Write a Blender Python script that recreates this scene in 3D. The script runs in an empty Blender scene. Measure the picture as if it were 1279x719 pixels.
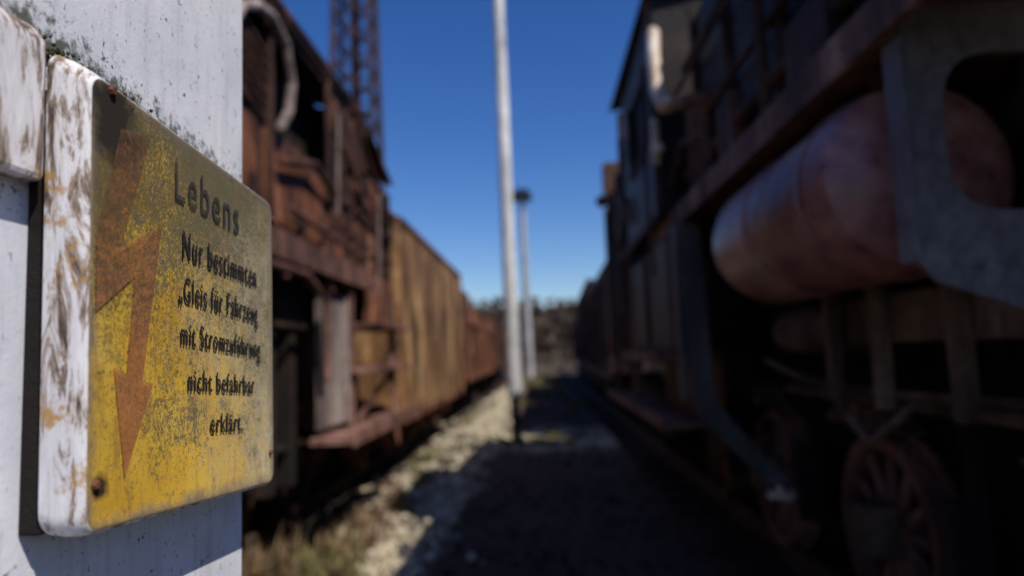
import bpy, bmesh, math, random
from mathutils import Vector, Matrix, noise
random.seed(7)
R=random.random
def U(a,b): return a+(b-a)*R()
scene=bpy.context.scene
COL=bpy.context.collection
# ------------------------------------------------------------------ materials
def newmat(name):
    m=bpy.data.materials.new(name); m.use_nodes=True
    nt=m.node_tree; b=nt.nodes["Principled BSDF"]
    return m,nt,b
def ramp(nt,fac,stops):
    n=nt.nodes.new("ShaderNodeValToRGB"); e=n.color_ramp.elements
    while len(e)<len(stops): e.new(0.5)
    for i,(p,c) in enumerate(stops):
        e[i].position=p; e[i].color=(c[0],c[1],c[2],1) if not isinstance(c,(int,float)) else (c,c,c,1)
    nt.links.new(fac,n.inputs[0]); return n.outputs[0]
def noi(nt,vec,scale,detail=6,rough=.6,dist=0):
    n=nt.nodes.new("ShaderNodeTexNoise"); n.inputs["Scale"].default_value=scale
    n.inputs["Detail"].default_value=detail; n.inputs["Roughness"].default_value=rough
    n.inputs["Distortion"].default_value=dist
    nt.links.new(vec,n.inputs["Vector"]); return n.outputs[0]
def coords(nt,kind="Object",scale=(1,1,1)):
    t=nt.nodes.new("ShaderNodeTexCoord"); m=nt.nodes.new("ShaderNodeMapping")
    m.inputs["Scale"].default_value=scale
    nt.links.new(t.outputs[kind],m.inputs[0]); return m.outputs[0]
def mixc(nt,fac,a,b,mode='MIX'):
    n=nt.nodes.new("ShaderNodeMix"); n.data_type='RGBA'; n.blend_type=mode
    for s,v in ((n.inputs[0],fac),(n.inputs[6],a),(n.inputs[7],b)):
        if hasattr(v,"is_linked") : nt.links.new(v,s)
        elif isinstance(v,(int,float)): s.default_value=v
        else: s.default_value=(v[0],v[1],v[2],1)
    return n.outputs[2]
def math_(nt,op,a,b=0.,c=None,clamp=False):
    n=nt.nodes.new("ShaderNodeMath"); n.operation=op; n.use_clamp=clamp
    for i,v in enumerate((a,b,c)):
        if v is None: continue
        if hasattr(v,"is_linked"): nt.links.new(v,n.inputs[i])
        else: n.inputs[i].default_value=v
    return n.outputs[0]
def bump(nt,b,h,strength=.4,dist=.01):
    n=nt.nodes.new("ShaderNodeBump"); n.inputs["Strength"].default_value=strength
    n.inputs["Distance"].default_value=dist
    nt.links.new(h,n.inputs["Height"]); nt.links.new(n.outputs[0],b.inputs["Normal"])
def weath(name,c1,c2,c3,scale=2.,rough=.8,metal=0.,streak=True,bd=.01,spec=.3,p=(.38,.52,.66),grime=.6):
    m,nt,b=newmat(name)
    v=coords(nt,scale=(1,1,.35) if streak else (1,1,1))
    a=noi(nt,v,scale,8,.68,.4)
    col=ramp(nt,a,[(p[0],c1),(p[1],c2),(p[2],c3)])
    v2=coords(nt); f=noi(nt,v2,scale*9,6,.7)
    col=mixc(nt,.75,col,ramp(nt,f,[(.3,.35),(.55,1.0),(.75,1.35)]),'MULTIPLY')
    g=noi(nt,coords(nt,scale=(1,1,.6)),scale*.55+.7,7,.72,.8)
    col=mixc(nt,grime,col,ramp(nt,g,[(.36,.18),(.5,.8),(.62,1.15)]),'MULTIPLY')
    nt.links.new(col,b.inputs["Base Color"])
    nt.links.new(ramp(nt,f,[(.3,max(rough-.2,.05)),(.7,min(rough+.1,1))]),b.inputs["Roughness"])
    b.inputs["Metallic"].default_value=metal
    b.inputs["Specular IOR Level"].default_value=spec
    bump(nt,b,f,.5,bd)
    return m
RUST=weath("rust_orange",(.035,.015,.011),(.22,.08,.038),(.52,.25,.13),2.4,grime=.95)
RUST_D=weath("rust_dark",(.016,.008,.007),(.07,.030,.020),(.22,.10,.065),2.4)
RUST_E=weath("rust_edge",(.07,.035,.028),(.20,.095,.07),(.36,.20,.165),3.)
OCHRE=weath("ochre_tender",(.08,.036,.02),(.31,.16,.065),(.56,.36,.165),1.8,p=(.38,.5,.62),grime=.95)
BLACK=weath("sooty_black",(.006,.006,.008),(.014,.012,.015),(.05,.028,.024),2.0,rough=.75,spec=.25)
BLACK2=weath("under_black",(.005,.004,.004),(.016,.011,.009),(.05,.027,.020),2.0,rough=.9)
BLUEBK=weath("blue_black",(.010,.008,.013),(.028,.021,.028),(.10,.06,.058),2.6,rough=.6,spec=.3)
GREY=weath("grey_plate",(.11,.10,.115),(.18,.17,.185),(.26,.24,.255),2.4,rough=.6,grime=.4)
GREYD=weath("grey_strut",(.045,.042,.048),(.085,.08,.09),(.15,.14,.15),2.4,rough=.6,grime=.4)
PALE=weath("pale_panel",(.15,.11,.10),(.28,.22,.20),(.46,.39,.35),2.6)
CREAM=weath("cream_metal",(.40,.26,.17),(.75,.60,.46),(.9,.8,.68),5.,rough=.35,grime=.15)
TANK=weath("tank_paint",(.14,.05,.05),(.29,.125,.12),(.46,.25,.24),1.3,rough=.42,spec=.5,streak=False,bd=.003,grime=.6)
REDW=weath("wheel_red",(.07,.033,.028),(.21,.09,.07),(.34,.17,.14),3.,grime=.5)
BROWN=weath("brown_box",(.045,.026,.02),(.12,.075,.055),(.22,.15,.11),3.)
RAILM=weath("rail_steel",(.05,.028,.02),(.10,.06,.045),(.16,.11,.09),5.)
WOOD=weath("sleeper_wood",(.015,.010,.008),(.04,.027,.019),(.07,.05,.04),5.)
POLEW=weath("mast_white",(.5,.5,.5),(.74,.73,.71),(.84,.84,.82),2.,grime=.2)
POLEG=weath("mast_grey",(.3,.3,.3),(.42,.41,.4),(.5,.5,.49),2.,grime=.2)
TOWER=weath("tower_rust",(.025,.015,.016),(.06,.032,.03),(.10,.05,.045),1.)
STONE=weath("ballast_stone",(.20,.16,.11),(.52,.45,.33),(.85,.79,.64),7.,streak=False,grime=.3)
STONED=weath("cinder_stone",(.02,.013,.010),(.065,.042,.031),(.17,.12,.085),7.,streak=False)
GRASS=weath("grass_blades",(.07,.06,.02),(.18,.17,.06),(.38,.34,.15),9.,streak=False,rough=.7)
DRY=weath("dry_stems",(.12,.07,.035),(.24,.15,.08),(.36,.26,.15),9.,streak=False)
TREE=weath("woodland",(.040,.028,.020),(.085,.060,.042),(.13,.095,.062),.25,streak=False,grime=.3)
# ------------------------------------------------------------------ mesh helpers
_ico={}
def ico(sub):
    if sub not in _ico:
        b=bmesh.new(); bmesh.ops.create_icosphere(b,subdivisions=sub,radius=1); b.verts.index_update()
        _ico[sub]=([v.co.copy() for v in b.verts],[[v.index for v in f.verts] for f in b.faces]); b.free()
    return _ico[sub]
class Part:
    def __init__(s): s.V=[]; s.F=[]
    def add(s,vs,fs):
        o=len(s.V); s.V.extend([tuple(v) for v in vs]); s.F.extend([tuple(o+i for i in f) for f in fs]); return s
    def box(s,x0,x1,y0,y1,z0,z1,rot=None,piv=None):
        vs=[Vector((x,y,z)) for z in (z0,z1) for y in (y0,y1) for x in (x0,x1)]
        if rot is not None:
            pv=Vector(piv) if piv else Vector(((x0+x1)/2,(y0+y1)/2,(z0+z1)/2))
            vs=[pv+rot@(v-pv) for v in vs]
        return s.add(vs,[(0,2,3,1),(4,5,7,6),(0,1,5,4),(2,6,7,3),(0,4,6,2),(1,3,7,5)])
    def cyl(s,p0,p1,r0,r1=None,seg=20,cap=True):
        p0=Vector(p0);p1=Vector(p1);d=p1-p0
        if r1 is None:r1=r0
        q=d.to_track_quat('Z','Y').to_matrix(); vs=[]
        for p,r in ((p0,r0),(p1,r1)):
            vs+= [p+q@Vector((r*math.cos(2*math.pi*i/seg),r*math.sin(2*math.pi*i/seg),0)) for i in range(seg)]
        fs=[(i,(i+1)%seg,seg+(i+1)%seg,seg+i) for i in range(seg)]
        if cap: fs+=[tuple(range(seg))[::-1],tuple(range(seg,2*seg))]
        return s.add(vs,fs)
    def tube(s,pts,r,seg=8):
        for a,b in zip(pts[:-1],pts[1:]): s.cyl(a,b,r,seg=seg)
        for a in pts: s.sph(a,r*1.02,1)
        return s
    def sph(s,c,r,sub=2,sc=(1,1,1)):
        vs,fs=ico(sub); c=Vector(c)
        return s.add([c+Vector((v.x*r*sc[0],v.y*r*sc[1],v.z*r*sc[2])) for v in vs],fs)
    def poly(s,pts,ext):
        n=len(pts); e=Vector(ext); vs=[Vector(p) for p in pts]+[Vector(p)+e for p in pts]
        return s.add(vs,[tuple(range(n)),tuple(range(n,2*n))[::-1]]+[(i,n+i,n+(i+1)%n,(i+1)%n) for i in range(n)])
    def lathe(s,prof,axis_o,axis,seg=32):
        axis=Vector(axis).normalized(); q=axis.to_track_quat('Z','Y').to_matrix(); vs=[];fs=[]
        for t,r in prof:
            vs+=[Vector(axis_o)+q@Vector((r*math.cos(2*math.pi*i/seg),r*math.sin(2*math.pi*i/seg),t)) for i in range(seg)]
        for k in range(len(prof)-1):
            for i in range(seg):
                j=(i+1)%seg; fs.append((k*seg+i,k*seg+j,(k+1)*seg+j,(k+1)*seg+i))
        return s.add(vs,fs)
    def done(s,name,mat,parent=None,bevel=0.,smooth=False):
        me=bpy.data.meshes.new(name); me.from_pydata(s.V,[],s.F); me.update()
        bm=bmesh.new(); bm.from_mesh(me); bmesh.ops.recalc_face_normals(bm,faces=bm.faces); bm.to_mesh(me); bm.free()
        o=bpy.data.objects.new(name,me); COL.objects.link(o); me.materials.append(mat)
        if parent: o.parent=parent
        if bevel>0:
            b=o.modifiers.new("bev",'BEVEL'); b.width=bevel; b.segments=2; b.limit_method='ANGLE'
        if smooth:
            for p in me.polygons: p.use_smooth=True
            me.set_sharp_from_angle(angle=math.radians(38))
        return o
def empty(name):
    e=bpy.data.objects.new(name,None); COL.objects.link(e); return e
def rotx(d): return Matrix.Rotation(math.radians(d),3,'X')
def rotz(d): return Matrix.Rotation(math.radians(d),3,'Z')
def spoked_wheel(P,x,y,z,r,ph=0.,n=12,side=-1):
    w=.13
    P.lathe([(0,r-.07),(0,r),(w*.75,r),(w*.8,r+.03),(w,r+.03),(w,r-.07),(0,r-.07)],(x,y,z),(-side,0,0),40)
    P.cyl((x+side*.03,y,z),(x-side*(w+.02),y,z),.12,seg=20)
    P.cyl((x+side*.07,y,z),(x,y,z),.065,seg=16)
    for i in range(n):
        a=ph+2*math.pi*i/n
        c,s_=math.cos(a),math.sin(a)
        P.cyl((x-side*w*.5,y+c*.1,z+s_*.1),(x-side*w*.5,y+c*(r-.05),z+s_*(r-.05)),.034,.024,seg=8)
# ------------------------------------------------------------------ sign
def S(Y,Z,d=0.): return Vector((-.285+d,Y,Z))
P0=Vector((.421,1.547));UU=Vector((.303,-.0235));VV=Vector((-.004,.298))
def SU(u,v,d=0.):
    p=P0+UU*u+VV*v; return Vector((-.285+d,p.x,p.y))
sign=empty("warning_sign")
def rr(inset,rad,n=7):
    pts=[];a0=inset/.3;ra=rad/.3
    for cx,cy,st in ((1-a0-ra,1-a0-ra,0),(a0+ra,1-a0-ra,90),(a0+ra,a0+ra,180),(1-a0-ra,a0+ra,270)):
        for i in range(n):
            a=math.radians(st+90*i/(n-1)); pts.append((cx+ra*math.cos(a),cy+ra*math.sin(a)))
    return pts
def pan():
    bm=bmesh.new(); uv=bm.loops.layers.uv.new("UVMap")
    prof=[(0.0,-.029,.016),(-.0012,-.018,.015),(-.0008,-.007,.014),(.0004,-.002,.013),(.0022,0.0,.012),(.0045,.0003,.011),(.0075,-.0006,.010)]
    rings=[]
    for ins,d,rad in prof:
        ring=[]
        for k,(u,v) in enumerate(rr(ins,rad,7)):
            w=noise.noise(Vector((u*4,v*4,d*30)))*.0012 if d<-.003 else 0
            flare=max(0,-d-.002)/.027*.055*max(0,(v-.5)*2)*(1-.45*u)
            vv=bm.verts.new(SU(u+w/.3,v+w/.3+flare,d)); ring.append((vv,(u,v)))
        rings.append(ring)
    def setuv(f,table):
        for l in f.loops: l[uv].uv=table[l.vert]
    for ri,(a,b) in enumerate(zip(rings[:-1],rings[1:])):
        n=len(a)
        for i in range(n):
            j=(i+1)%n
            f=bm.faces.new((a[i][0],a[j][0],b[j][0],b[i][0]))
            f.material_index=1 if ri<4 else 0
            setuv(f,dict([a[i],a[j],b[i],b[j]]))
    last=rings[-1]
    f=bm.faces.new([x[0] for x in last]); setuv(f,dict(last)); f.material_index=0
    bk=bm.faces.new([x[0] for x in reversed(rings[0])]); bk.material_index=1
    setuv(bk,dict(rings[0]))
    bmesh.ops.recalc_face_normals(bm,faces=bm.faces)
    me=bpy.data.meshes.new("sign_pan"); bm.to_mesh(me); bm.free()
    o=bpy.data.objects.new("sign_pan",me); COL.objects.link(o); o.parent=sign
    for p in me.polygons: p.use_smooth=True
    me.set_sharp_from_angle(angle=math.radians(50))
    return o
def grimes(nt,vec,h):
    """speckled dirt mask; h = 0 bottom .. 1 top of the sign"""
    fine=noi(nt,vec,230,6,.75); vf=noi(nt,vec,640,3,.7); mid=noi(nt,vec,40,8,.75); big=noi(nt,vec,11,5,.6)
    den=math_(nt,'ADD',math_(nt,'MULTIPLY',h,.17),math_(nt,'MULTIPLY',big,.36))
    g=math_(nt,'ADD',math_(nt,'ADD',math_(nt,'MULTIPLY',vf,.45),math_(nt,'MULTIPLY',fine,.45)),math_(nt,'ADD',den,math_(nt,'MULTIPLY',mid,.10)))
    return ramp(nt,g,[(.72,0.),(.82,.84)]),g,fine,vf,mid
def hcoord(nt,v):
    sx=nt.nodes.new("ShaderNodeSeparateXYZ"); nt.links.new(v,sx.inputs[0])
    return math_(nt,'MULTIPLY',math_(nt,'SUBTRACT',sx.outputs[2],1.545),3.4)
def enamel():
    m,nt,b=newmat("yellow_enamel")
    uvn=nt.nodes.new("ShaderNodeUVMap"); uvn.uv_map="UVMap"; uv=uvn.outputs[0]
    sep=nt.nodes.new("ShaderNodeSeparateXYZ"); nt.links.new(uv,sep.inputs[0]); u,v=sep.outputs[0],sep.outputs[1]
    ob=coords(nt)
    gm,g,fine,vf,mid=grimes(nt,ob,hcoord(nt,ob))
    big=noi(nt,uv,3.2,5,.6,.3)
    col=ramp(nt,big,[(.3,(.50,.28,.020)),(.5,(.64,.39,.04)),(.7,(.66,.46,.11))])
    fade=math_(nt,'ADD',math_(nt,'MULTIPLY',u,.95),math_(nt,'MULTIPLY',v,.36))
    fade=math_(nt,'ADD',fade,math_(nt,'MULTIPLY',math_(nt,'SUBTRACT',mid,.5),1.3))
    ff=ramp(nt,fade,[(.42,0.),(1.10,.95)])
    col=mixc(nt,ff,col,ramp(nt,fine,[(.3,(.24,.20,.13)),(.55,(.46,.41,.28)),(.8,(.68,.63,.47))]))
    col=mixc(nt,gm,col,(.060,.055,.032))
    # broad olive dirt film gathering at the top edge
    film=math_(nt,'ADD',math_(nt,'MULTIPLY',v,.9),math_(nt,'MULTIPLY',math_(nt,'SUBTRACT',big,.5),1.1))
    film=math_(nt,'ADD',film,math_(nt,'MULTIPLY',math_(nt,'SUBTRACT',mid,.5),.9))
    col=mixc(nt,ramp(nt,film,[(.55,0.),(1.1,.72)]),col,(.13,.115,.06))
    g2=math_(nt,'ADD',mid,math_(nt,'MULTIPLY',fine,.5))
    col=mixc(nt,ramp(nt,g2,[(.79,0.),(.94,.78)]),col,(.13,.10,.055))
    rn=noi(nt,coords(nt,"Object",(1,1,.22)),70,6,.7)
    col=mixc(nt,ramp(nt,rn,[(.52,0.),(.68,.65)]),col,(.22,.125,.035))
    du=math_(nt,'MINIMUM',u,math_(nt,'SUBTRACT',1.,u)); dv=math_(nt,'MINIMUM',v,math_(nt,'SUBTRACT',1.,v))
    d=math_(nt,'ADD',math_(nt,'MINIMUM',du,dv),math_(nt,'MULTIPLY',math_(nt,'SUBTRACT',mid,.5),.13))
    col=mixc(nt,ramp(nt,d,[(.006,.9),(.045,0.)]),col,(.17,.14,.11))
    def spot(cu,cv,r):
        a=math_(nt,'POWER',math_(nt,'SUBTRACT',u,cu),2.); c=math_(nt,'POWER',math_(nt,'SUBTRACT',v,cv),2.)
        q=math_(nt,'SQRT',math_(nt,'ADD',a,c)); q=math_(nt,'ADD',q,math_(nt,'MULTIPLY',math_(nt,'SUBTRACT',mid,.5),r*2.2))
        return ramp(nt,q,[(r*.45,1.),(r,0.)])
    col=mixc(nt,spot(.09,.93,.12),col,(.030,.022,.016))
    col=mixc(nt,spot(.13,.86,.06),col,(.030,.022,.016))
    col=mixc(nt,spot(.05,.10,.035),col,(.04,.025,.015))
    nt.links.new(col,b.inputs["Base Color"])
    nt.links.new(ramp(nt,g,[(.5,.42),(.8,.85)]),b.inputs["Roughness"])
    b.inputs["Specular IOR Level"].default_value=.35
    bump(nt,b,math_(nt,'ADD',math_(nt,'MULTIPLY',fine,.6),vf),.4,.0009)
    return m
def flaky():
    m,nt,b=newmat("flaking_white_paint")
    v=coords(nt,scale=(1,1,.22)); v1=coords(nt)
    a=noi(nt,v,62,8,.78,.6); f=noi(nt,v1,260,5,.7); c=noi(nt,v1,18,4,.6)
    col=ramp(nt,a,[(.39,(.06,.04,.033)),(.455,(.30,.23,.18)),(.50,(.62,.60,.62)),(.7,(.80,.80,.84))])
    rr_=math_(nt,'ADD',math_(nt,'MULTIPLY',c,1.),math_(nt,'MULTIPLY',f,.25))
    col=mixc(nt,ramp(nt,rr_,[(.71,0.),(.78,.9)]),col,(.42,.22,.03))
    nt.links.new(col,b.inputs["Base Color"]); b.inputs["Roughness"].default_value=.6
    bump(nt,b,a,.7,.002)
    return m
FLAKY=flaky()
pn=pan(); pn.data.materials.append(enamel()); pn.data.materials.append(FLAKY)
def printed(name,col,lo,hi,sc,topwear=.9,base=1.,grime=1.):
    m,nt,b=newmat(name); v=coords(nt)
    a=noi(nt,v,sc,6,.7); c=noi(nt,v,16,3,.6)
    x=math_(nt,'ADD',math_(nt,'MULTIPLY',a,.5),math_(nt,'MULTIPLY',c,.5))
    sp=nt.nodes.new("ShaderNodeSeparateXYZ"); nt.links.new(v,sp.inputs[0])
    wear=math_(nt,'MAXIMUM',math_(nt,'MULTIPLY',math_(nt,'SUBTRACT',sp.outputs[2],1.70),topwear),0.)
    far=math_(nt,'MAXIMUM',math_(nt,'MULTIPLY',math_(nt,'SUBTRACT',sp.outputs[1],.62),topwear),0.)
    x=math_(nt,'SUBTRACT',math_(nt,'SUBTRACT',x,wear),far)
    nt.links.new(math_(nt,'MULTIPLY',ramp(nt,x,[(lo,0.),(hi,1.)]),base),b.inputs["Alpha"])
    gm,g,fine,vf,mid=grimes(nt,v,hcoord(nt,v))
    cc=ramp(nt,mid,[(.3,[k*.6 for k in col]),(.7,col)])
    cc=mixc(nt,math_(nt,'MULTIPLY',gm,grime),cc,(.075,.055,.035))
    nt.links.new(cc,b.inputs["Base Color"])
    b.inputs["Roughness"].default_value=.7
    return m
INK=printed("black_print",(.018,.016,.018),.20,.32,420,.8,1.,0.)
INKF=printed("faded_print",(.06,.055,.06),.22,.42,420,.9,.42,0.)
ORG=printed("orange_print",(.52,.20,.06),.24,.54,190,.8,.88)
bolt=[(450,1815),(488,1824),(452,1732),(503,1757),(480,1640),(494,1638),(461,1576),(447,1651),(461,1645),(469,1714),(427,1687),(426,1738)]
P=Part(); P.add([S(a/1000,b/1000,.0008) for a,b in bolt],[tuple(range(len(bolt)))])
P.done("lightning_bolt",ORG,sign)
def text(s,Y0,Z0,cap,length,mat,wt=.00065,name="lettering"):
    cu=bpy.data.curves.new(name,'FONT'); cu.body=s; cu.size=1; cu.offset=.003; cu.resolution_u=8; cu.space_character=1.2
    t=bpy.data.objects.new(name,cu); COL.objects.link(t)
    bpy.context.view_layer.update()
    me=bpy.data.meshes.new_from_object(t.evaluated_get(bpy.context.evaluated_depsgraph_get()))
    bpy.data.objects.remove(t)
    xs=[v.co.x for v in me.vertices]; x0,x1=min(xs),max(xs)
    du=UU.normalized(); dv=VV.normalized(); P=Part()
    fs=[tuple(p.vertices) for p in me.polygons]
    for k in range(4):   # broad vertical strokes of a condensed bold face
        vs=[]
        for v in me.vertices:
            a=(v.co.x-x0)/(x1-x0)*length+wt*k/3; c=v.co.y/.70*cap
            p=Vector((Y0,Z0))+du*a+dv*c
            vs.append(S(p.x,p.y,.0010+k*.00004))
        P.add(vs,fs)
    P.done(name,mat,sign)
text("Lebens",.521,1.782,.034,.115,INKF,.0004)
text("Nur bestimmten",.533,1.7365,.0225,.143,INK)
text("\u201eGleis f\u00fcr Fahrzeug",.527,1.7015,.0205,.152,INK)
text("mit Stromzuf\u00fchrung",.531,1.667,.0185,.154,INK)
text("nicht befahrbar",.543,1.630,.0175,.128,INK)
text("erkl\u00e4rt.",.581,1.592,.017,.064,INK)
P=Part()
for (y,z,r) in ((.440,1.838,.0045),(.431,1.577,.004),(.712,1.557,.0032)):
    P.cyl((-.2855,y,z),(-.2825,y,z),r,r*.7,seg=6)
P.cyl((-.30,.729,1.806),(-.30,.741,1.806),.008,seg=6); P.cyl((-.329,.735,1.806),(-.288,.735,1.806),.005,seg=8)
P.done("fixing_bolts",RUST,sign,.0005)
P=Part(); P.box(-.3295,-.3145,.424,.715,1.548,1.835); P.done("gap_shade_board",BLACK2,sign,.002)  # dark filler stands in for the shade in the gap behind the sign
P=Part(); P.poly([(-.40,.365,1.770),(-.3125,.365,1.770),(-.3125,.365,1.862),(-.322,.365,1.874),(-.40,.365,1.874)],(0,.052,0))
P.done("mounting_bracket",FLAKY,sign,.004)
# ------------------------------------------------------------------ post
def postmat():
    m,nt,b=newmat("post_paint"); v=coords(nt)
    a=noi(nt,v,8,6,.6); f=noi(nt,v,95,6,.75); s=noi(nt,v,240,3,.6); st=noi(nt,coords(nt,scale=(1,1,.12)),60,5,.6)
    col=ramp(nt,a,[(.3,(.54,.56,.63)),(.55,(.68,.69,.75)),(.75,(.78,.79,.83))])
    col=mixc(nt,ramp(nt,st,[(.52,0.),(.75,.4)]),col,(.33,.33,.35))
    sp=math_(nt,'ADD',math_(nt,'MULTIPLY',f,.7),math_(nt,'MULTIPLY',s,.3))
    col=mixc(nt,ramp(nt,sp,[(.575,0.),(.63,.9)]),col,(.06,.055,.05))
    sx=nt.nodes.new("ShaderNodeSeparateXYZ"); nt.links.new(v,sx.inputs[0])
    edge=math_(nt,'ADD',math_(nt,'MULTIPLY',math_(nt,'SUBTRACT',sx.outputs[1],.42),-.10),1.868)
    d=math_(nt,'SUBTRACT',sx.outputs[2],edge)
    d=math_(nt,'ABSOLUTE',math_(nt,'SUBTRACT',d,.006))
    d=math_(nt,'ADD',d,math_(nt,'MULTIPLY',math_(nt,'SUBTRACT',f,.5),.14))
    col=mixc(nt,ramp(nt,d,[(.002,.92),(.022,0.)]),col,(.05,.055,.03))
    nt.links.new(col,b.inputs["Base Color"]); b.inputs["Roughness"].default_value=.62
    bump(nt,b,sp,.5,.0015); return m
post=empty("concrete_post")
P=Part(); P.box(-.56,-.330,.33,.752,-.05,2.6)
P.done("shaft",postmat(),post,.006)
P=Part()
for i in range(900):
    y=U(.43,.72); z=1.863-.115*(y-.42)+abs(random.gauss(0,.006))
    P.sph((-.327+U(-.002,.006),y,z),U(.0005,.0020),1,(.8,1,1))
MOSS=weath("moss",(.015,.015,.008),(.04,.045,.018),(.10,.10,.04),90,streak=False,bd=.001)
P.done("moss",MOSS,post)
# ------------------------------------------------------------------ ground
def groundmat():
    m,nt,b=newmat("dirt_ground"); v=coords(nt)
    a=noi(nt,v,.9,8,.65,.3); f=noi(nt,v,14,8,.75); g=noi(nt,v,.28,5,.6)
    dark=ramp(nt,f,[(.3,(.026,.015,.010)),(.5,(.065,.040,.027)),(.7,(.14,.095,.065))])
    sx=nt.nodes.new("ShaderNodeSeparateXYZ"); nt.links.new(v,sx.inputs[0])
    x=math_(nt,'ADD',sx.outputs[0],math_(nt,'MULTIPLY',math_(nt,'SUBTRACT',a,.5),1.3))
    # pale gravel verge: a band about 0.9 m wide beside the left-hand track; sunlit brightness also put into its colour
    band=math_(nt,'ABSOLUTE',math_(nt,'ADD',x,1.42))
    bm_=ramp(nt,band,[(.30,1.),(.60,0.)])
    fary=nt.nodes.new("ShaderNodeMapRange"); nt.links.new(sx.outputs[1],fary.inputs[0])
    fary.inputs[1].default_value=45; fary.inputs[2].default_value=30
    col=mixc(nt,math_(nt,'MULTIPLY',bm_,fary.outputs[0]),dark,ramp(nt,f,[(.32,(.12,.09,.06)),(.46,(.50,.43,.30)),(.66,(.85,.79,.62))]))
    gm=math_(nt,'MULTIPLY',ramp(nt,g,[(.52,0.),(.64,.8)]),ramp(nt,a,[(.4,0.),(.6,.9)]))
    col=mixc(nt,gm,col,ramp(nt,f,[(.3,(.05,.042,.02)),(.7,(.20,.165,.085))]))
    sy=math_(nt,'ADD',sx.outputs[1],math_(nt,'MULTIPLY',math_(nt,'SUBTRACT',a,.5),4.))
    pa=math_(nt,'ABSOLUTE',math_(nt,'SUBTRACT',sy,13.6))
    col=mixc(nt,ramp(nt,math_(nt,'MULTIPLY',pa,.2),[(.2,.9),(.45,0.)]),col,ramp(nt,f,[(.3,(.28,.24,.13)),(.7,(.72,.66,.44))]))  # cream band: the sunlit patch at the train gap, put into the ground colour
    nt.links.new(col,b.inputs["Base Color"]); b.inputs["Roughness"].default_value=.95
    bump(nt,b,f,.8,.04); return m
def axis(lim,fine,n1,n2):
    a=[fine*i/n1 for i in range(n1+1)]
    a+= [fine*((lim/fine)**(i/n2)) for i in range(1,n2+1)]
    return a
xa=axis(700,6,60,26); xs=[-q for q in reversed(xa[1:])]+xa
ya=axis(1200,30,200,26); ys=[-q for q in reversed(axis(60,10,4,6)[1:])]+ya
vs=[];fs=[]
for y in ys:
    for x in xs:
        h=0
        if abs(x)<8 and -2<y<60:
            h=noise.noise(Vector((x*1.3,y*.8,0)))*.035+noise.noise(Vector((x*5,y*5,3)))*.012
        vs.append((x,y,h))
n=len(xs)
for i in range(len(ys)-1):
    for j in range(n-1): fs.append((i*n+j,i*n+j+1,(i+1)*n+j+1,(i+1)*n+j))
me=bpy.data.meshes.new("ground"); me.from_pydata(vs,[],fs)
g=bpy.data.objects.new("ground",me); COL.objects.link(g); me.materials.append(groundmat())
for p in me.polygons:p.use_smooth=True
for cx in (2.55,-3.25):
    tr=empty("railway_track"); P=Part()
    for s in (-.7525,.7525):
        x=cx+s
        P.box(x-.035,x+.035,-6,90,.165,.2); P.box(x-.01,x+.01,-6,90,.083,.164); P.box(x-.065,x+.065,-6,90,.062,.082)
    P.done("rails",RAILM,tr)
    P=Part()
    for i in range(100):
        y=-4+i*.65; P.box(cx-1.25,cx+1.25,y-.12,y+.12,-.08,.06)
    P.done("sleepers",WOOD,tr,.01)
def stones(name,mat,n,fn,r0,r1):
    P=Part(); tv,tf=ico(1)
    for i in range(n):
        x,y=fn(); r=U(r0,r1)
        M=Matrix.Translation((x,y,r*.4))@Matrix.Rotation(U(0,6),4,'Z')@Matrix.Rotation(U(0,6),4,'X')@Matrix.Diagonal((r*U(.6,1.2),r*U(.6,1.2),r*U(.5,1.),1))
        P.add([M@(v*U(.8,1.2)) for v in tv],tf)
    return P.done(name,mat)
stones("ballast_gravel",STONE,2600,lambda:(random.gauss(-1.5,.30),2.5+27*R()**1.4),.02,.075)
stones("ballast_gravel",STONE,420,lambda:(U(-2.6,-1.7),4+14*R()),.02,.07)
stones("cinder_gravel",STONED,3000,lambda:(U(-1.4,1.9),3+22*R()**1.3),.01,.035)
stones("cinder_gravel",STONED,3000,lambda:(U(-3.2,-1.4),3+20*R()**1.3),.02,.06)
def tufts(name,mat,centers,h,n,spread):
    P=Part()
    for cx,cy,s in centers:
        for i in range(n):
            a=U(0,6.28); l=h*s*U(.5,1.2); bx=cx+random.gauss(0,spread*s); by=cy+random.gauss(0,spread*s)
            lean=U(.1,.8); w=.006*s+.003
            p0=Vector((bx,by,-.01)); p1=p0+Vector((math.cos(a)*lean*l*.4,math.sin(a)*lean*l*.4,l*.6)); p2=p0+Vector((math.cos(a)*lean*l,math.sin(a)*lean*l,l))
            t=Vector((-math.sin(a),math.cos(a),0))*w
            P.add([p0-t,p0+t,p1+t*.8,p2,p1-t*.8],[(0,1,2,3,4)])
    return P.done(name,mat)
c=[(U(-2.0,-1.5),3.5+20*R(),U(.5,1.)) for i in range(26)]+[(-1.7+U(-.2,.2),5.0+U(-.3,.3),1.1) for i in range(12)]+[(U(-.5,.8),U(12.2,16),.6) for i in range(14)]+[(U(-1,1.2),U(18,60),1.) for i in range(90)]
tufts("grass",GRASS,c,.22,60,.09)
c=[(-1.95+U(-.1,.1),4.6+U(-.2,.2),1.3) for i in range(6)]+[(U(-2.0,-1.4),U(4,9),.9) for i in range(14)]
tufts("dry_weeds",DRY,c,.34,40,.06)
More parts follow.
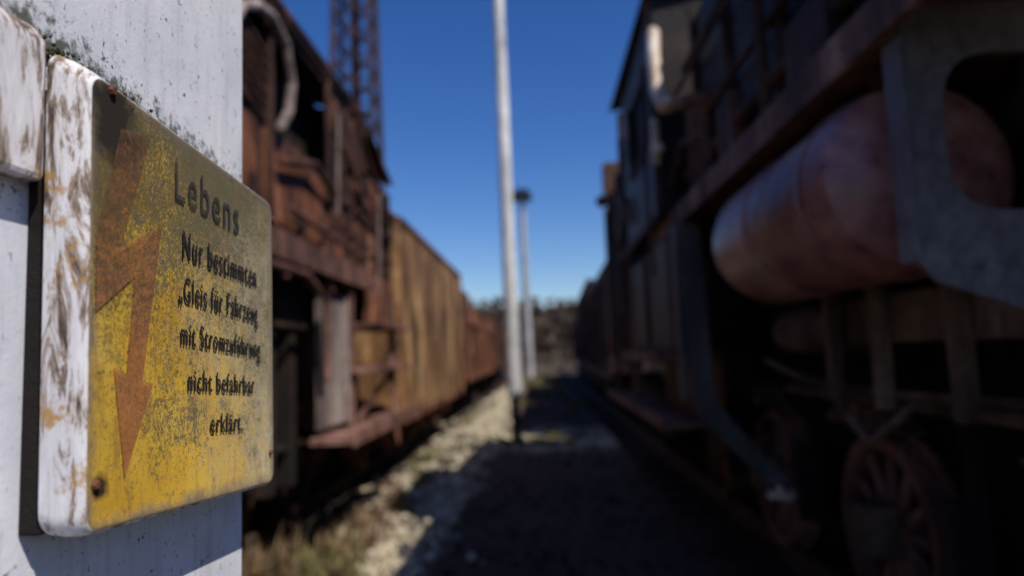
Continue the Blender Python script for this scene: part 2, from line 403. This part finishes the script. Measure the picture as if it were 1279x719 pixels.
# ------------------------------------------------------------------ LEFT LOCOMOTIVE
L=empty("steam_locomotive"); X=-1.7
P=Part()
P.box(X-.02,X,2.0,4.25,2.5,3.15)
P.box(X-.02,X,4.252,5.448,2.5,3.18)
P.box(X-.02,X,5.45,7.72,2.5,3.52)
P.box(X-.02,X,5.45,6.6,3.522,4.0); P.box(X-.02,X,4.25,5.448,3.93,4.05); P.box(X-.02,X,2.0,3.5,3.152,4.0)
P.box(X-.018,X+.012,6.62,7.72,1.95,2.498)
P.box(-4.8,-4.78,2.0,7.7,2.5,4.0)
P.box(-4.778,X-.021,7.70,7.72,2.0,3.55)
P.box(X+.001,X+.011,5.5,6.5,2.80,2.98); P.box(X+.001,X+.009,6.7,7.6,3.1,3.46); P.box(X+.001,X+.010,4.3,5.3,2.55,2.9)
P.done("cab_wall",RUST,L,.006)
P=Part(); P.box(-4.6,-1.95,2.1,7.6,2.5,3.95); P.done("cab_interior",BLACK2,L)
P=Part()
n=14; prof=[]
for i in range(n+1):
    t=i/n; x=X+.06-(3.22)*t; z=4.03+.33*math.sin(math.pi*t)**.8; prof.append((x,z))
for (x0,z0),(x1,z1) in zip(prof[:-1],prof[1:]):
    P.poly([(x0,2.0,z0),(x1,2.0,z1),(x1,6.6,z1),(x0,6.6,z0)],(0,0,.03))
    P.poly([(x0,6.602,z0-.05),(x1,6.602,z1-.05),(x1,7.75,z1-.40),(x0,7.75,z0-.40)],(0,0,.03))
P.done("roof",RUST_D,L)
P=Part()
for y in (3.5,4.22,5.45,6.05,6.6,7.15,7.66): P.box(X+.001,X+.035,y-.025,y+.025,2.5,3.979 if y<6.65 else 3.52)
P.box(X+.001,X+.04,2.0,6.62,3.98,4.05); P.box(X+.036,X+.05,5.45,7.75,3.0,3.05)
P.box(X+.037,X+.045,5.4,7.74,2.72,2.76)
for i in range(6): P.box(X-.01,X+.03,3.62,4.15,3.22+i*.09,3.25+i*.09,rot=rotx(-14))
for y in (5.6,5.85): P.box(X+.012,X+.024,y,y+.1,2.78,3.4,rot=rotx(12))
for y in (3.9,4.7,5.2,6.3,6.95,7.4):
    P.box(X+.002,X+.05,y,y+.10,2.58,2.68); P.box(X+.002,X+.04,y+.03,y+.07,2.68,2.78)
P.tube([(X+.03,5.46,3.56),(X+.05,6.0,3.4),(X+.05,6.6,3.1),(X+.05,7.6,2.95)],.022)
for i in range(24):
    P.sph((X+.004,5.5+i*.09,3.44),.010,1)
P.tube([(X+.06,4.3,2.95),(X+.08,4.9,3.1),(X+.08,5.4,3.0)],.03); P.tube([(X+.07,6.1,3.95),(X+.09,6.5,3.55),(X+.08,7.1,3.3),(X+.07,7.7,3.2)],.028)
P.lathe([(0,.10),(0,.13),(.03,.13),(.03,.10),(0,.10)],(X+.06,6.32,3.22),(1,0,0),24); P.cyl((X,6.32,3.22),(X+.08,6.32,3.22),.03,seg=10)
for a in (0,60,120): P.box(X+.065,X+.08,6.2,6.44,3.21,3.23,rot=rotx(a))
P.cyl((X+.001,7.4,3.3),(X+.03,7.4,3.3),.11,seg=20); P.cyl((X+.001,5.75,3.72),(X+.03,5.75,3.72),.13,seg=20)
P.done("ribs_and_louvres",RUST_D,L,.005)
P=Part()
P.tube([(X+.05,3.6,3.55),(X+.06,3.7,3.70),(X+.06,3.92,3.82),(X+.06,4.15,3.86),(X+.06,4.39,3.78),(X+.06,4.49,3.55),(X+.06,4.44,3.34),(X+.05,4.31,3.18)],.035,10)
P.tube([(X+.07,5.5,2.85),(X+.08,5.52,3.7)],.016); P.tube([(X+.07,6.9,2.3),(X+.09,6.92,3.4)],.016)
P.done("arched_pipe",PALE,L,smooth=True)
P=Part()
P.box(X-.1,X+.09,2.0,6.55,2.40,2.49); P.box(X+.06,X+.10,2.0,6.55,2.30,2.398)
for y in (4.4,4.9,5.4,5.95): P.box(X+.005,X+.055,y,y+.05,2.2,2.398)
P.tube([(X+.09,4.4,2.66),(X+.11,5.2,2.60),(X+.11,6.3,2.58)],.022)
P.tube([(X+.12,2.2,2.22),(X+.12,4.6,2.24),(X+.10,5.1,2.1),(X+.08,5.15,1.5)],.025)
for i in range(26): P.sph((X+.10,2.2+i*.17,2.35),.014,1)
P.done("running_board",RUST_E,L,.004)
P=Part()
P.box(X-.03,X,5.2,5.95,1.12,2.2); P.box(X+.001,X+.03,5.2,5.26,1.12,2.2)
P.box(X+.001,X+.03,5.89,5.95,1.12,2.2)
P.done("step_side_panel",PALE,L,.006)
P=Part()
P.box(X-.05,X+.28,5.1,7.78,1.02,1.07); P.box(X-.25,X+.2,5.96,7.85,1.53,1.58); P.box(X-.25,X+.2,6.4,7.8,1.95,1.99)
for y in (6.0,7.72): P.box(X-.0,X+.04,y,y+.07,1.072,2.4)
P.box(X+.042,X+.06,6.1,7.6,1.28,1.35,rot=rotx(16)); P.box(X+.281,X+.30,5.1,7.78,1.0,1.12)
P.tube([(X+.2,7.0,1.07),(X+.05,7.5,1.5),(X+.0,7.7,2.3)],.02)
P.done("cab_steps",RUST_E,L,.006)
P=Part()
for i,y in enumerate((2.3,3.75,5.2,6.7)): spoked_wheel(P,-2.42,y,.72,.52,i*.3,side=1)
P.box(-3.6,-2.75,1,15,.2,1.5)
for y in (4.5,5.95,7.4): P.cyl((-2.0,y,.9),(-1.92,y,.9),.11,seg=14); P.box(-2.05,-1.95,y-.3,y+.3,1.1,1.2)
P.done("wheels_and_frame",RUST_D,L)
P=Part()
P.box(-4.6,-2.1,1.6,6.6,1.3,2.35); P.box(-2.098,X-.12,1.6,6.0,1.9,2.38)
for y in (3.9,4.6,5.0): P.box(-2.1,-1.85,y,y+.12,.75,1.898)
P.tube([(-1.85,2,1.1),(-1.86,4.0,1.15),(-1.9,5.1,1.0)],.04)
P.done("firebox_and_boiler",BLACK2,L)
# ------------------------------------------------------------------ LEFT TENDER
T=empty("locomotive_tender")
P=Part(); P.box(-4.75,X,8.3,15.1,.85,3.38)
P.done("water_tank",OCHRE,T,.07)
P=Part()
for y in (8.40,14.95): P.box(X+.001,X+.012,y,y+.06,.96,3.3)
P.box(X-.1,X+.014,8.4,15.0,.84,.95); P.box(X-.3,X+.02,8.4,15.0,3.36,3.42)
for i in range(60):
    P.sph((X+.008,8.5+i*.11,3.28),.012,1); P.sph((X+.008,8.5+i*.11,1.02),.012,1)
P.box(-4.3,-2.1,9,14.6,3.382,3.8)
P.done("rims",RUST,T,.008)
P=Part()
for i,y in enumerate((9.2,10.7,12.6,14.1)): spoked_wheel(P,-2.42,y,.70,.50,i*.4,side=1)
P.box(-2.35,-2.1,8.9,11.0,.55,.95); P.box(-2.35,-2.1,12.3,14.4,.55,.95)
for y in (9.2,10.7,12.6,14.1):
    P.box(-2.2,-1.98,y-.15,y+.15,.5,.849); P.cyl((-1.98,y,.68),(-1.9,y,.68),.1,seg=12)
    for k in range(5): P.box(-2.09,-1.985,y-.5+.07*k,y-.16,.80-k*.03,.82-k*.03); P.box(-2.09,-1.985,y+.16,y+.5-.07*k,.80-k*.03,.82-k*.03)
P.cyl((-1.95,8.1,.95),(-1.95,8.32,.95),.16,seg=16)
P.tube([(-1.75,8.2,.9),(-1.7,8.0,.55),(-1.72,7.8,.9)],.03)
P.done("bogies",RUST,T,.008)
def wagon(name,x0,x1,y0,y1,z0,z1,mat,mat2,kind=0,sgn=1):
    W=empty(name); P=Part()
    xi=x0 if sgn>0 else x1
    P.box(x0,x1,y0,y1,z0,z1); P.done("body",mat,W,.04)
    P=Part(); n=int((y1-y0)/.9)
    for i in range(n+1):
        y=y0+.05+(y1-y0-.1)*i/n
        P.box(xi-.05 if sgn>0 else xi,xi if sgn>0 else xi+.05,y-.04,y+.04,z0+.07,z1-.11)
    e=-.06*sgn
    P.box(min(xi,xi+e),max(xi,xi+e),y0,y1,z1-.1,z1+.03); P.box(min(xi,xi+e),max(xi,xi+e),y0,y1,z0-.12,z0+.06)
    for y in (y0-.35,y1+.02): P.cyl((x0+.5,y,1.05),(x0+.5,y+.33,1.05),.07,seg=10); P.cyl((x1-.5,y,1.05),(x1-.5,y+.33,1.05),.07,seg=10)
    xc=(x0+x1)/2
    if kind==1:
        P.cyl((xc,y0+.2,z1),(xc,y1-.2,z1),(x1-x0)*.45,seg=24)
        P.cyl((xc,y0+1,z1+.9),(xc,y0+1,z1+1.8),.3,seg=14)
    if kind==2:
        P.box(x0+.1,x1-.1,y0+.4,y0+2.2,z1+.032,z1+.75); P.box(x0+.5,x1-.5,y0+2.3,y1-.6,z1+.032,z1+.4)
        for k in range(5): P.cyl((xi-.25,y0+2.8+k*1.1,z1),(xi-.25,y0+2.8+k*1.1,z1+.3+.2*(k%2)),.12,seg=10)
    P.done("ribs",mat2,W,.006)
    P=Part(); xw=(x0+.75) if sgn>0 else (x1-.75)
    for i,y in enumerate((y0+1,y0+2.5,y1-2.5,y1-1)):
        spoked_wheel(P,xw,y,.7,.5,i*.4,side=-sgn)
        P.box(xw-.22 if sgn>0 else xw+.06,xw-.06 if sgn>0 else xw+.22,y-.2,y+.2,.55,.95)
    P.box(x0+.9,x1-.9,y0,y1,.3,z0+.02)
    P.done("wheels",BLACK2,W)
    return W
wagon("freight_wagon",-4.75,-1.75,16.0,24.5,1.15,2.5,RUST_D,RUST,2,-1)
wagon("freight_wagon",-4.8,-1.8,25.6,36,1.15,3.0,RUST,RUST_D,0,-1)
wagon("freight_wagon",-4.9,-1.9,37,48,1.15,2.7,RUST_D,RUST_E,0,-1)
# ------------------------------------------------------------------ RIGHT LOCOMOTIVE
Q=empty("steam_locomotive")
P=Part()
P.box(1.011,1.95,.8,5.9,2.585,2.615); P.box(.985,1.01,.8,5.9,2.50,2.63)
for i in range(34): P.sph((.985,.9+i*.15,2.56),.012,1)
P.done("running_board",RUST_E,Q,.003)
P=Part()
P.box(1.16,1.9,.8,4.7,2.66,3.95)
P.done("side_tank",BLUEBK,Q,.04)
P=Part()
for y in (1.4,2.2,3.0,3.8,4.55): P.box(1.12,1.159,y,y+.06,2.64,3.98)
P.tube([(1.07,.8,2.78),(1.07,2.6,2.8),(1.08,4.7,2.84)],.035,10)
P.tube([(1.10,.8,3.1),(1.10,4.8,3.12)],.022,8)
P.tube([(1.05,3.0,2.62),(1.04,3.0,3.3),(1.06,3.2,3.5),(1.07,4.6,3.55)],.03,8)
P.box(1.04,1.118,3.5,3.79,2.62,2.98); P.cyl((1.07,4.25,2.62),(1.07,4.25,3.15),.09,seg=14); P.cyl((1.07,4.25,3.15),(1.07,4.25,3.22),.12,seg=14)
P.tube([(1.02,1.0,3.35),(1.02,4.9,3.42)],.016,8)
P.box(1.03,1.118,2.3,2.7,2.63,2.9); P.cyl((1.06,1.9,2.62),(1.06,1.9,3.0),.06,seg=12)
P.tube([(1.04,3.9,2.62),(1.0,3.95,2.9),(1.0,4.5,3.0),(1.0,4.9,2.8)],.025,8)
P.done("pipes",RUST_D,Q,.004,smooth=True)
P=Part(); P.cyl((2.55,.8,3.35),(2.55,4.9,3.35),.95,seg=40)
for y in (1.2,2.4,3.6,4.7): P.cyl((2.55,y,3.35),(2.55,y+.08,3.35),.965,seg=40)
P.cyl((2.55,2.6,4.2),(2.55,2.6,4.7),.35,.3,seg=20)
P.done("boiler",BLACK,Q,smooth=True)
P=Part()
P.poly([(.93,4.95,2.64),(4.15,4.95,2.64),(4.12,4.95,4.2),(3.6,4.95,4.40),(2.55,4.95,4.5),(1.5,4.95,4.40),(.93,4.95,4.28)],(0,.03,0))
P.done("cab_front",BLACK,Q,.004)
P=Part()
P.poly([(.93,4.981,2.64),(.93,4.981,3.30),(.98,7.2,3.30),(.98,7.2,2.64)],(.02,0,0))
P.poly([(.93,4.981,3.302),(.93,4.981,4.3),(.945,5.5,4.3),(.945,5.5,3.302)],(.02,0,0))
P.poly([(.965,6.5,3.302),(.965,6.5,4.3),(.98,7.2,4.3),(.98,7.2,3.302)],(.02,0,0))
P.poly([(.945,5.502,3.95),(.945,5.502,4.3),(.965,6.498,4.3),(.965,6.498,3.95)],(.02,0,0))
P.poly([(.99,5.0,1.62),(.99,5.0,2.49),(1.0,7.4,2.49),(1.0,7.4,1.62)],(.03,0,0))
rf=[(.88,4.302),(1.5,4.43),(2.55,4.53),(3.6,4.43),(4.2,4.3)]
for (a,z0),(b,z1) in zip(rf[:-1],rf[1:]): P.poly([(a,4.85,z0),(b,4.85,z1),(b,7.5,z1),(a,7.5,z0)],(0,0,.03))
P.done("cab",BLUEBK,Q,.004)
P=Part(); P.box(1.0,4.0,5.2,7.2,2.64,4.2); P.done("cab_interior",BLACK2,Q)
P=Part()
P.box(.90,.929,5.0,5.05,2.66,4.28); P.box(.915,.943,5.45,5.5,3.3,3.96); P.box(.93,.962,6.48,6.54,3.3,3.96); P.box(.915,.94,5.45,6.54,3.26,3.298)
P.box(.96,.988,5.0,5.06,1.68,2.5); P.box(.965,.988,6.2,6.26,1.68,2.5); P.box(.96,.988,5.0,7.4,1.6,1.67)
P.tube([(.89,5.2,2.2),(.87,5.2,2.6),(.87,5.2,3.2)],.016); P.tube([(.93,7.25,1.4),(.91,7.25,3.2)],.016)
P.box(.90,.928,5.06,7.4,2.60,2.66)
P.box(.90,.95,7.0,7.1,3.6,3.85); P.box(.88,.94,6.7,6.9,2.9,3.15)
P.done("cab_trim",RUST_D,Q,.004)
P=Part()
P.tube([(.92,4.85,3.95),(.90,4.80,3.75),(.90,4.75,3.5),(.92,4.7,3.38)],.05,10)
P.sph((.90,4.40,3.24),.075,2,(1,1,.8)); P.sph((.90,4.52,3.34),.055,2); P.sph((.90,4.85,3.08),.05,2); P.tube([(.90,4.9,3.3),(.9,4.9,3.0)],.03)
P.tube([(.91,4.40,3.24),(1.1,4.38,3.2)],.025)
P.tube([(1.03,3.72,3.78),(1.03,4.1,3.84)],.03)
P.done("valve_fittings",CREAM,Q,smooth=True)
P=Part()
P.box(.88,1.3,5.05,7.3,1.56,1.61); P.box(.908,1.3,5.05,9.3,1.06,1.11); P.box(.85,.878,5.05,7.3,1.54,1.63); P.box(.88,.905,5.05,9.3,1.04,1.14)
P.box(.98,1.02,7.32,7.40,1.112,2.5); P.box(.98,1.02,8.9,8.98,1.112,2.4)
P.box(1.302,1.32,5.05,7.3,1.06,1.62)
P.done("cab_steps",RUST_E,Q,.004)
P=Part()
pr=[(0,0.0),(.0,.05),(.02,.15),(.06,.235),(.12,.285),(.2,.3),(.70,.3),(.703,.306),(.73,.306),(.733,.3),(1.45,.3),(1.53,.28),(1.58,.2),(1.60,.02)]
P.lathe([(t,r*1.06) for t,r in pr],(1.23,3.72,2.17),(0,-1,0),48)
P.done("air_tank",TANK,Q,smooth=True)
P=Part()
P.lathe([(0,.319),(0,.325),(.04,.325),(.04,.319)],(1.23,2.35,2.17),(0,1,0),40)
for y in (2.35,3.45): P.box(1.2,1.28,y,y+.05,2.48,2.584)
P.done("tank_straps",TANK,Q)
P=Part()
outer=[(1.04,2.582),(1.04,1.86),(1.09,1.80),(1.33,1.71),(2.0,1.50),(2.0,2.582)]
def pt_out(a,c=(1.33,2.215)):
    d=Vector((math.cos(a),math.sin(a))); best=None
    for i in range(len(outer)):
        p=Vector(outer[i]);q=Vector(outer[(i+1)%len(outer)]);e=q-p
        den=d.x*e.y-d.y*e.x
        if abs(den)<1e-9: continue
        w=p-Vector(c); t=(w.x*e.y-w.y*e.x)/den; s=(w.x*d.y-w.y*d.x)/den
        if t>0 and -1e-6<=s<=1+1e-6 and (best is None or t<best): best=t
    return Vector(c)+d*best
angs=sorted([2*math.pi*i/56 for i in range(56)]+[math.atan2(z-2.215,x-1.33)%(2*math.pi) for x,z in outer])
vs=[];fs=[]
for a in angs:
    ca,sa=math.cos(a),math.sin(a)
    k=(abs(ca)**3.2+abs(sa)**3.2)**(-1/3.2)
    i_=Vector((1.33+.19*ca*k,2.215+.225*sa*k)); o_=pt_out(a)
    vs+=[(p.x,y,p.y) for p in (i_,o_) for y in (1.885,1.91)]
N=len(angs)
for i in range(N):
    a=4*i;b=4*((i+1)%N)
    for (k,l) in ((0,2),(2,3),(3,1),(1,0)): fs.append((a+k,a+l,b+l,b+k))
P.add(vs,fs); P.box(1.027,1.038,1.87,1.96,1.86,2.49)
P.done("gusset_plate",GREY,Q)
P=Part(); P.box(1.60,2.0,2.2,2.24,2.2,2.58); P.cyl((1.72,1.98,2.42),(1.72,2.6,2.42),.11,seg=20)
P.done("rear_bracket",GREYD,Q,.01)
P=Part()
P.poly([(.95,4.64,2.5),(1.12,4.64,2.5),(1.15,4.64,1.28),(1.60,4.64,.76),(1.52,4.64,.68),(1.03,4.64,1.18)],(0,.05,0))
P.box(.95,1.0,4.692,4.85,1.3,2.5)
P.done("frame_strut",GREYD,Q,.006)
P=Part(); P.sph((1.50,4.55,.72),.028,2); P.sph((1.53,4.5,.68),.022,2); P.box(1.44,1.6,4.56,4.638,.66,.70)
P.done("strut_shoe",CREAM,Q)
P=Part()
for i,y in enumerate((2.0,3.62,5.25,6.9)): spoked_wheel(P,1.70,y,.68,.49,.13+i*.35,side=-1)
P.done("wheels",REDW,Q,smooth=True)
P=Part()
P.box(2.0,3.1,.5,10.5,.22,1.745); P.box(1.75,3.4,.5,7.6,1.75,2.58)
for y in (2.8,4.4,6.05):
    P.box(1.64,1.70,y-.04,y+.018,.75,1.5); P.box(1.6,1.74,y+.02,y+.14,.55,1.0)
P.done("frame_and_rods",BLACK2,Q,.006)
P=Part()
P.box(1.46,1.74,.9,3.3,1.64,1.84); P.cyl((1.6,3.4,1.72),(1.6,4.4,1.72),.13,seg=20)
for y in (2.35,2.9,3.36): P.box(1.40,1.455,y,y+.08,1.36,1.90)
P.box(1.58,1.66,2.2,4.6,1.34,1.39)
for y in (2.0,3.6,5.25):
    for k in range(5): P.box(1.60,1.72,y-.42+.05*k,y+.42-.05*k,1.22+k*.022,1.24+k*.022)
    P.box(1.58,1.74,y-.05,y+.05,1.20,1.36); P.box(1.55,1.70,y-.13,y+.13,.60,.84)
P.tube([(1.45,4.5,1.55),(1.46,3.9,1.45),(1.48,3.0,1.42),(1.48,1.5,1.45)],.022)
P.tube([(1.42,3.3,1.62),(1.36,3.2,1.35),(1.38,3.0,1.22),(1.42,2.7,1.40)],.02)
P.done("springs_and_boxes",BROWN,Q,.006)
# ------------------------------------------------------------------ RIGHT TENDER + WAGONS
T2=empty("locomotive_tender")
P=Part()
P.poly([(1.06,7.75,1.5),(4.2,7.75,1.5),(4.2,7.75,3.6),(3.7,7.75,4.25),(1.5,7.75,4.25),(1.05,7.75,3.9)],(.12,3.2,0))
P.done("coal_bunker",BLUEBK,T2,.02)
P=Part()
for y in (7.8,8.6,9.4,10.2,10.9): P.box(1.0+(y-7.75)*.037,1.05+(y-7.75)*.037,y,y+.05,1.53,3.92)
P.box(1.0,1.15,7.75,10.9,1.42,1.498); P.cyl((1.1,8.1,4.0),(1.1,8.1,4.5),.06,seg=10)
P.box(1.02,1.06,8.2,8.5,3.0,3.6); P.sph((1.05,10.5,3.95),.10,2); P.box(1.04,1.3,9.9,10.2,3.9,4.4)
P.done("ribs",RUST_D,T2,.006)
P=Part()
for i,y in enumerate((8.4,9.5,10.5)): spoked_wheel(P,1.78,y,.7,.5,i*.4,side=-1)
P.box(1.5,1.7,8.0,10.9,.6,1.1); P.box(2.1,3.1,10.6,40,.3,1.1)
P.done("wheels_and_frame",BLACK2,T2,.01)
def wrot(W,ang,piv):
    W.matrix_world=Matrix.Translation(piv)@Matrix.Rotation(math.radians(ang),4,'Z')@Matrix.Translation(-Vector(piv))
w=wagon("freight_wagon",1.32,4.3,12.6,20.5,1.2,3.2,BLUEBK,RUST_D,1,1); wrot(w,-1.0,(1.32,12.6,0))
w=wagon("freight_wagon",1.62,4.6,21.6,32,1.2,3.9,BLUEBK,RUST_D,0,1); wrot(w,-1.2,(1.62,21.6,0))
w=wagon("freight_wagon",2.0,5.0,33.5,46,1.2,3.4,BLACK,RUST_D,0,1); wrot(w,-1.2,(2.0,33.5,0))
# ------------------------------------------------------------------ poles, tower
E=empty("light_pole"); P=Part(); P.cyl((-.51,12.8,.85),(-.56,12.8,10.5),.14,.10,seg=24); P.done("shaft",POLEW,E,smooth=True)
P=Part(); P.cyl((-.50,12.8,-.1),(-.51,12.8,.849),.075,seg=16); P.box(-.68,-.34,12.65,12.95,-.05,.07); P.done("base",BLACK,E)
P=Part(); P.cyl((-.56,12.8,10.5),(-.56,12.8,10.65),.16,seg=16); P.done("cap",POLEG,E)
E=empty("floodlight_mast"); P=Part(); P.cyl((-.78,47,0),(-.86,47,12.4),.30,.17,seg=20); P.done("shaft",POLEG,E,smooth=True)
P=Part(); P.cyl((-.86,47,12.3),(-.86,47,12.42),.75,seg=20); P.cyl((-.86,47,12.9),(-.86,47,13.0),.5,seg=20)
for i in range(8):
    a=i*math.pi/4; P.box(-.86+.5*math.cos(a)-.14,-.86+.5*math.cos(a)+.14,47+.5*math.sin(a)-.14,47+.5*math.sin(a)+.14,12.42,12.85)
P.done("lamp_head",BLACK,E)
E=empty("lattice_tower"); P=Part(); cx,cy=-10.6,40; H=30
def hw(z): return 1.5-.018*z
for sx in(-1,1):
    for sy in (-1,1): P.cyl((cx+sx*hw(0),cy+sy*hw(0),0),(cx+sx*hw(H),cy+sy*hw(H),H),.13,seg=6)
z=0
while z<H-1.5:
    z2=z+1.6
    for sx,sy,tx,ty in ((-1,-1,1,-1),(1,-1,1,1),(1,1,-1,1),(-1,1,-1,-1)):
        a=hw(z);b=hw(z2)
        P.cyl((cx+sx*a,cy+sy*a,z),(cx+tx*b,cy+ty*b,z2),.06,seg=5); P.cyl((cx+tx*a,cy+ty*a,z),(cx+sx*b,cy+sy*b,z2),.06,seg=5)
        P.cyl((cx+sx*b,cy+sy*b,z2),(cx+tx*b,cy+ty*b,z2),.07,seg=5)
    z=z2
P.box(cx-.25,cx+.25,cy-.25,cy+.25,0,H-2)
P.done("lattice",TOWER,E)
# ------------------------------------------------------------------ distant woodland and hill
P=Part()
for i in range(12000):
    x=U(-55,60); y=U(125,165)
    top=11.6+1.4*noise.noise(Vector((x*.06,y*.03,0)))+.8*noise.noise(Vector((x*.3,y*.1,5)))+(-x*.02)
    z=top*R()**.7; s=U(.3,1.)
    c=Vector((x,y,z)); a=Vector((U(-1,1),U(-1,1),U(-1,1))).normalized()*s; b=a.cross(Vector((U(-1,1),U(-1,1),U(-1,1)))).normalized()*s*.7
    P.add([c+q for q in (a,b,-a,-b)],[(0,1,2,3)])
for i in range(260):
    x=U(-55,60); y=U(125,150); P.cyl((x,y,0),(x+U(-.5,.5),y,U(7,11)),.22,.06,seg=5)
for i in range(2500):
    x=U(-30,35); y=U(62,125); z=1.6*R(); s=U(.15,.5)
    c=Vector((x,y,z)); a=Vector((U(-1,1),U(-1,1),U(-1,1))).normalized()*s; b=a.cross(Vector((U(-1,1),U(-1,1),U(-1,1)))).normalized()*s*.7
    P.add([c+q for q in (a,b,-a,-b)],[(0,1,2,3)])
P.done("distant_trees",TREE)
vs=[];fs=[]; nx=51
for j in range(14):
    y=150+j*25
    for i in range(nx):
        x=-500+20*i; vs.append((x,y,-.2+(17+5*noise.noise(Vector((x*.008,y*.004,2))))*math.sin(min(1,j/3)*math.pi/2)))
for j in range(13):
    for i in range(nx-1): fs.append((j*nx+i,j*nx+i+1,(j+1)*nx+i+1,(j+1)*nx+i))
me=bpy.data.meshes.new("hill"); me.from_pydata(vs,[],fs); o=bpy.data.objects.new("hill",me); COL.objects.link(o); me.materials.append(TREE)
for p in me.polygons:p.use_smooth=True
# ------------------------------------------------------------------ light
sd=Vector((.6,-.55,1.)).normalized()
w=bpy.data.worlds.new("World"); scene.world=w; w.use_nodes=True; nt=w.node_tree
sky=nt.nodes.new("ShaderNodeTexSky"); sky.sky_type='NISHITA'; sky.sun_disc=False
sky.sun_elevation=math.asin(sd.z); sky.sun_rotation=math.atan2(sd.x,sd.y)
sky.altitude=300; sky.air_density=1.; sky.dust_density=.4; sky.ozone_density=3.8
hs=nt.nodes.new("ShaderNodeHueSaturation"); hs.inputs["Saturation"].default_value=1.3; hs.inputs["Hue"].default_value=.515
nt.links.new(sky.outputs[0],hs.inputs["Color"]); nt.links.new(hs.outputs[0],nt.nodes["Background"].inputs[0]); nt.nodes["Background"].inputs[1].default_value=.112
ld=bpy.data.lights.new("sun",'SUN'); ld.energy=4.8; ld.angle=math.radians(.5); ld.color=(1,.93,.83)
lo=bpy.data.objects.new("sun",ld); COL.objects.link(lo); lo.rotation_euler=sd.to_track_quat('Z','Y').to_euler()
# ------------------------------------------------------------------ camera
cd=bpy.data.cameras.new("camera"); co=bpy.data.objects.new("camera",cd); COL.objects.link(co)
co.location=(0,0,1.65); co.rotation_euler=[math.radians(a) for a in (95.4778,2.0904,2.3742)]
cd.sensor_width=36; cd.lens=36*853/1279; cd.clip_start=.02; cd.clip_end=3000
cd.dof.use_dof=True; cd.dof.focus_distance=.55; cd.dof.aperture_fstop=2.8; cd.dof.aperture_blades=9
scene.camera=co
scene.view_settings.view_transform='Standard'; scene.view_settings.look='None'; scene.view_settings.exposure=0
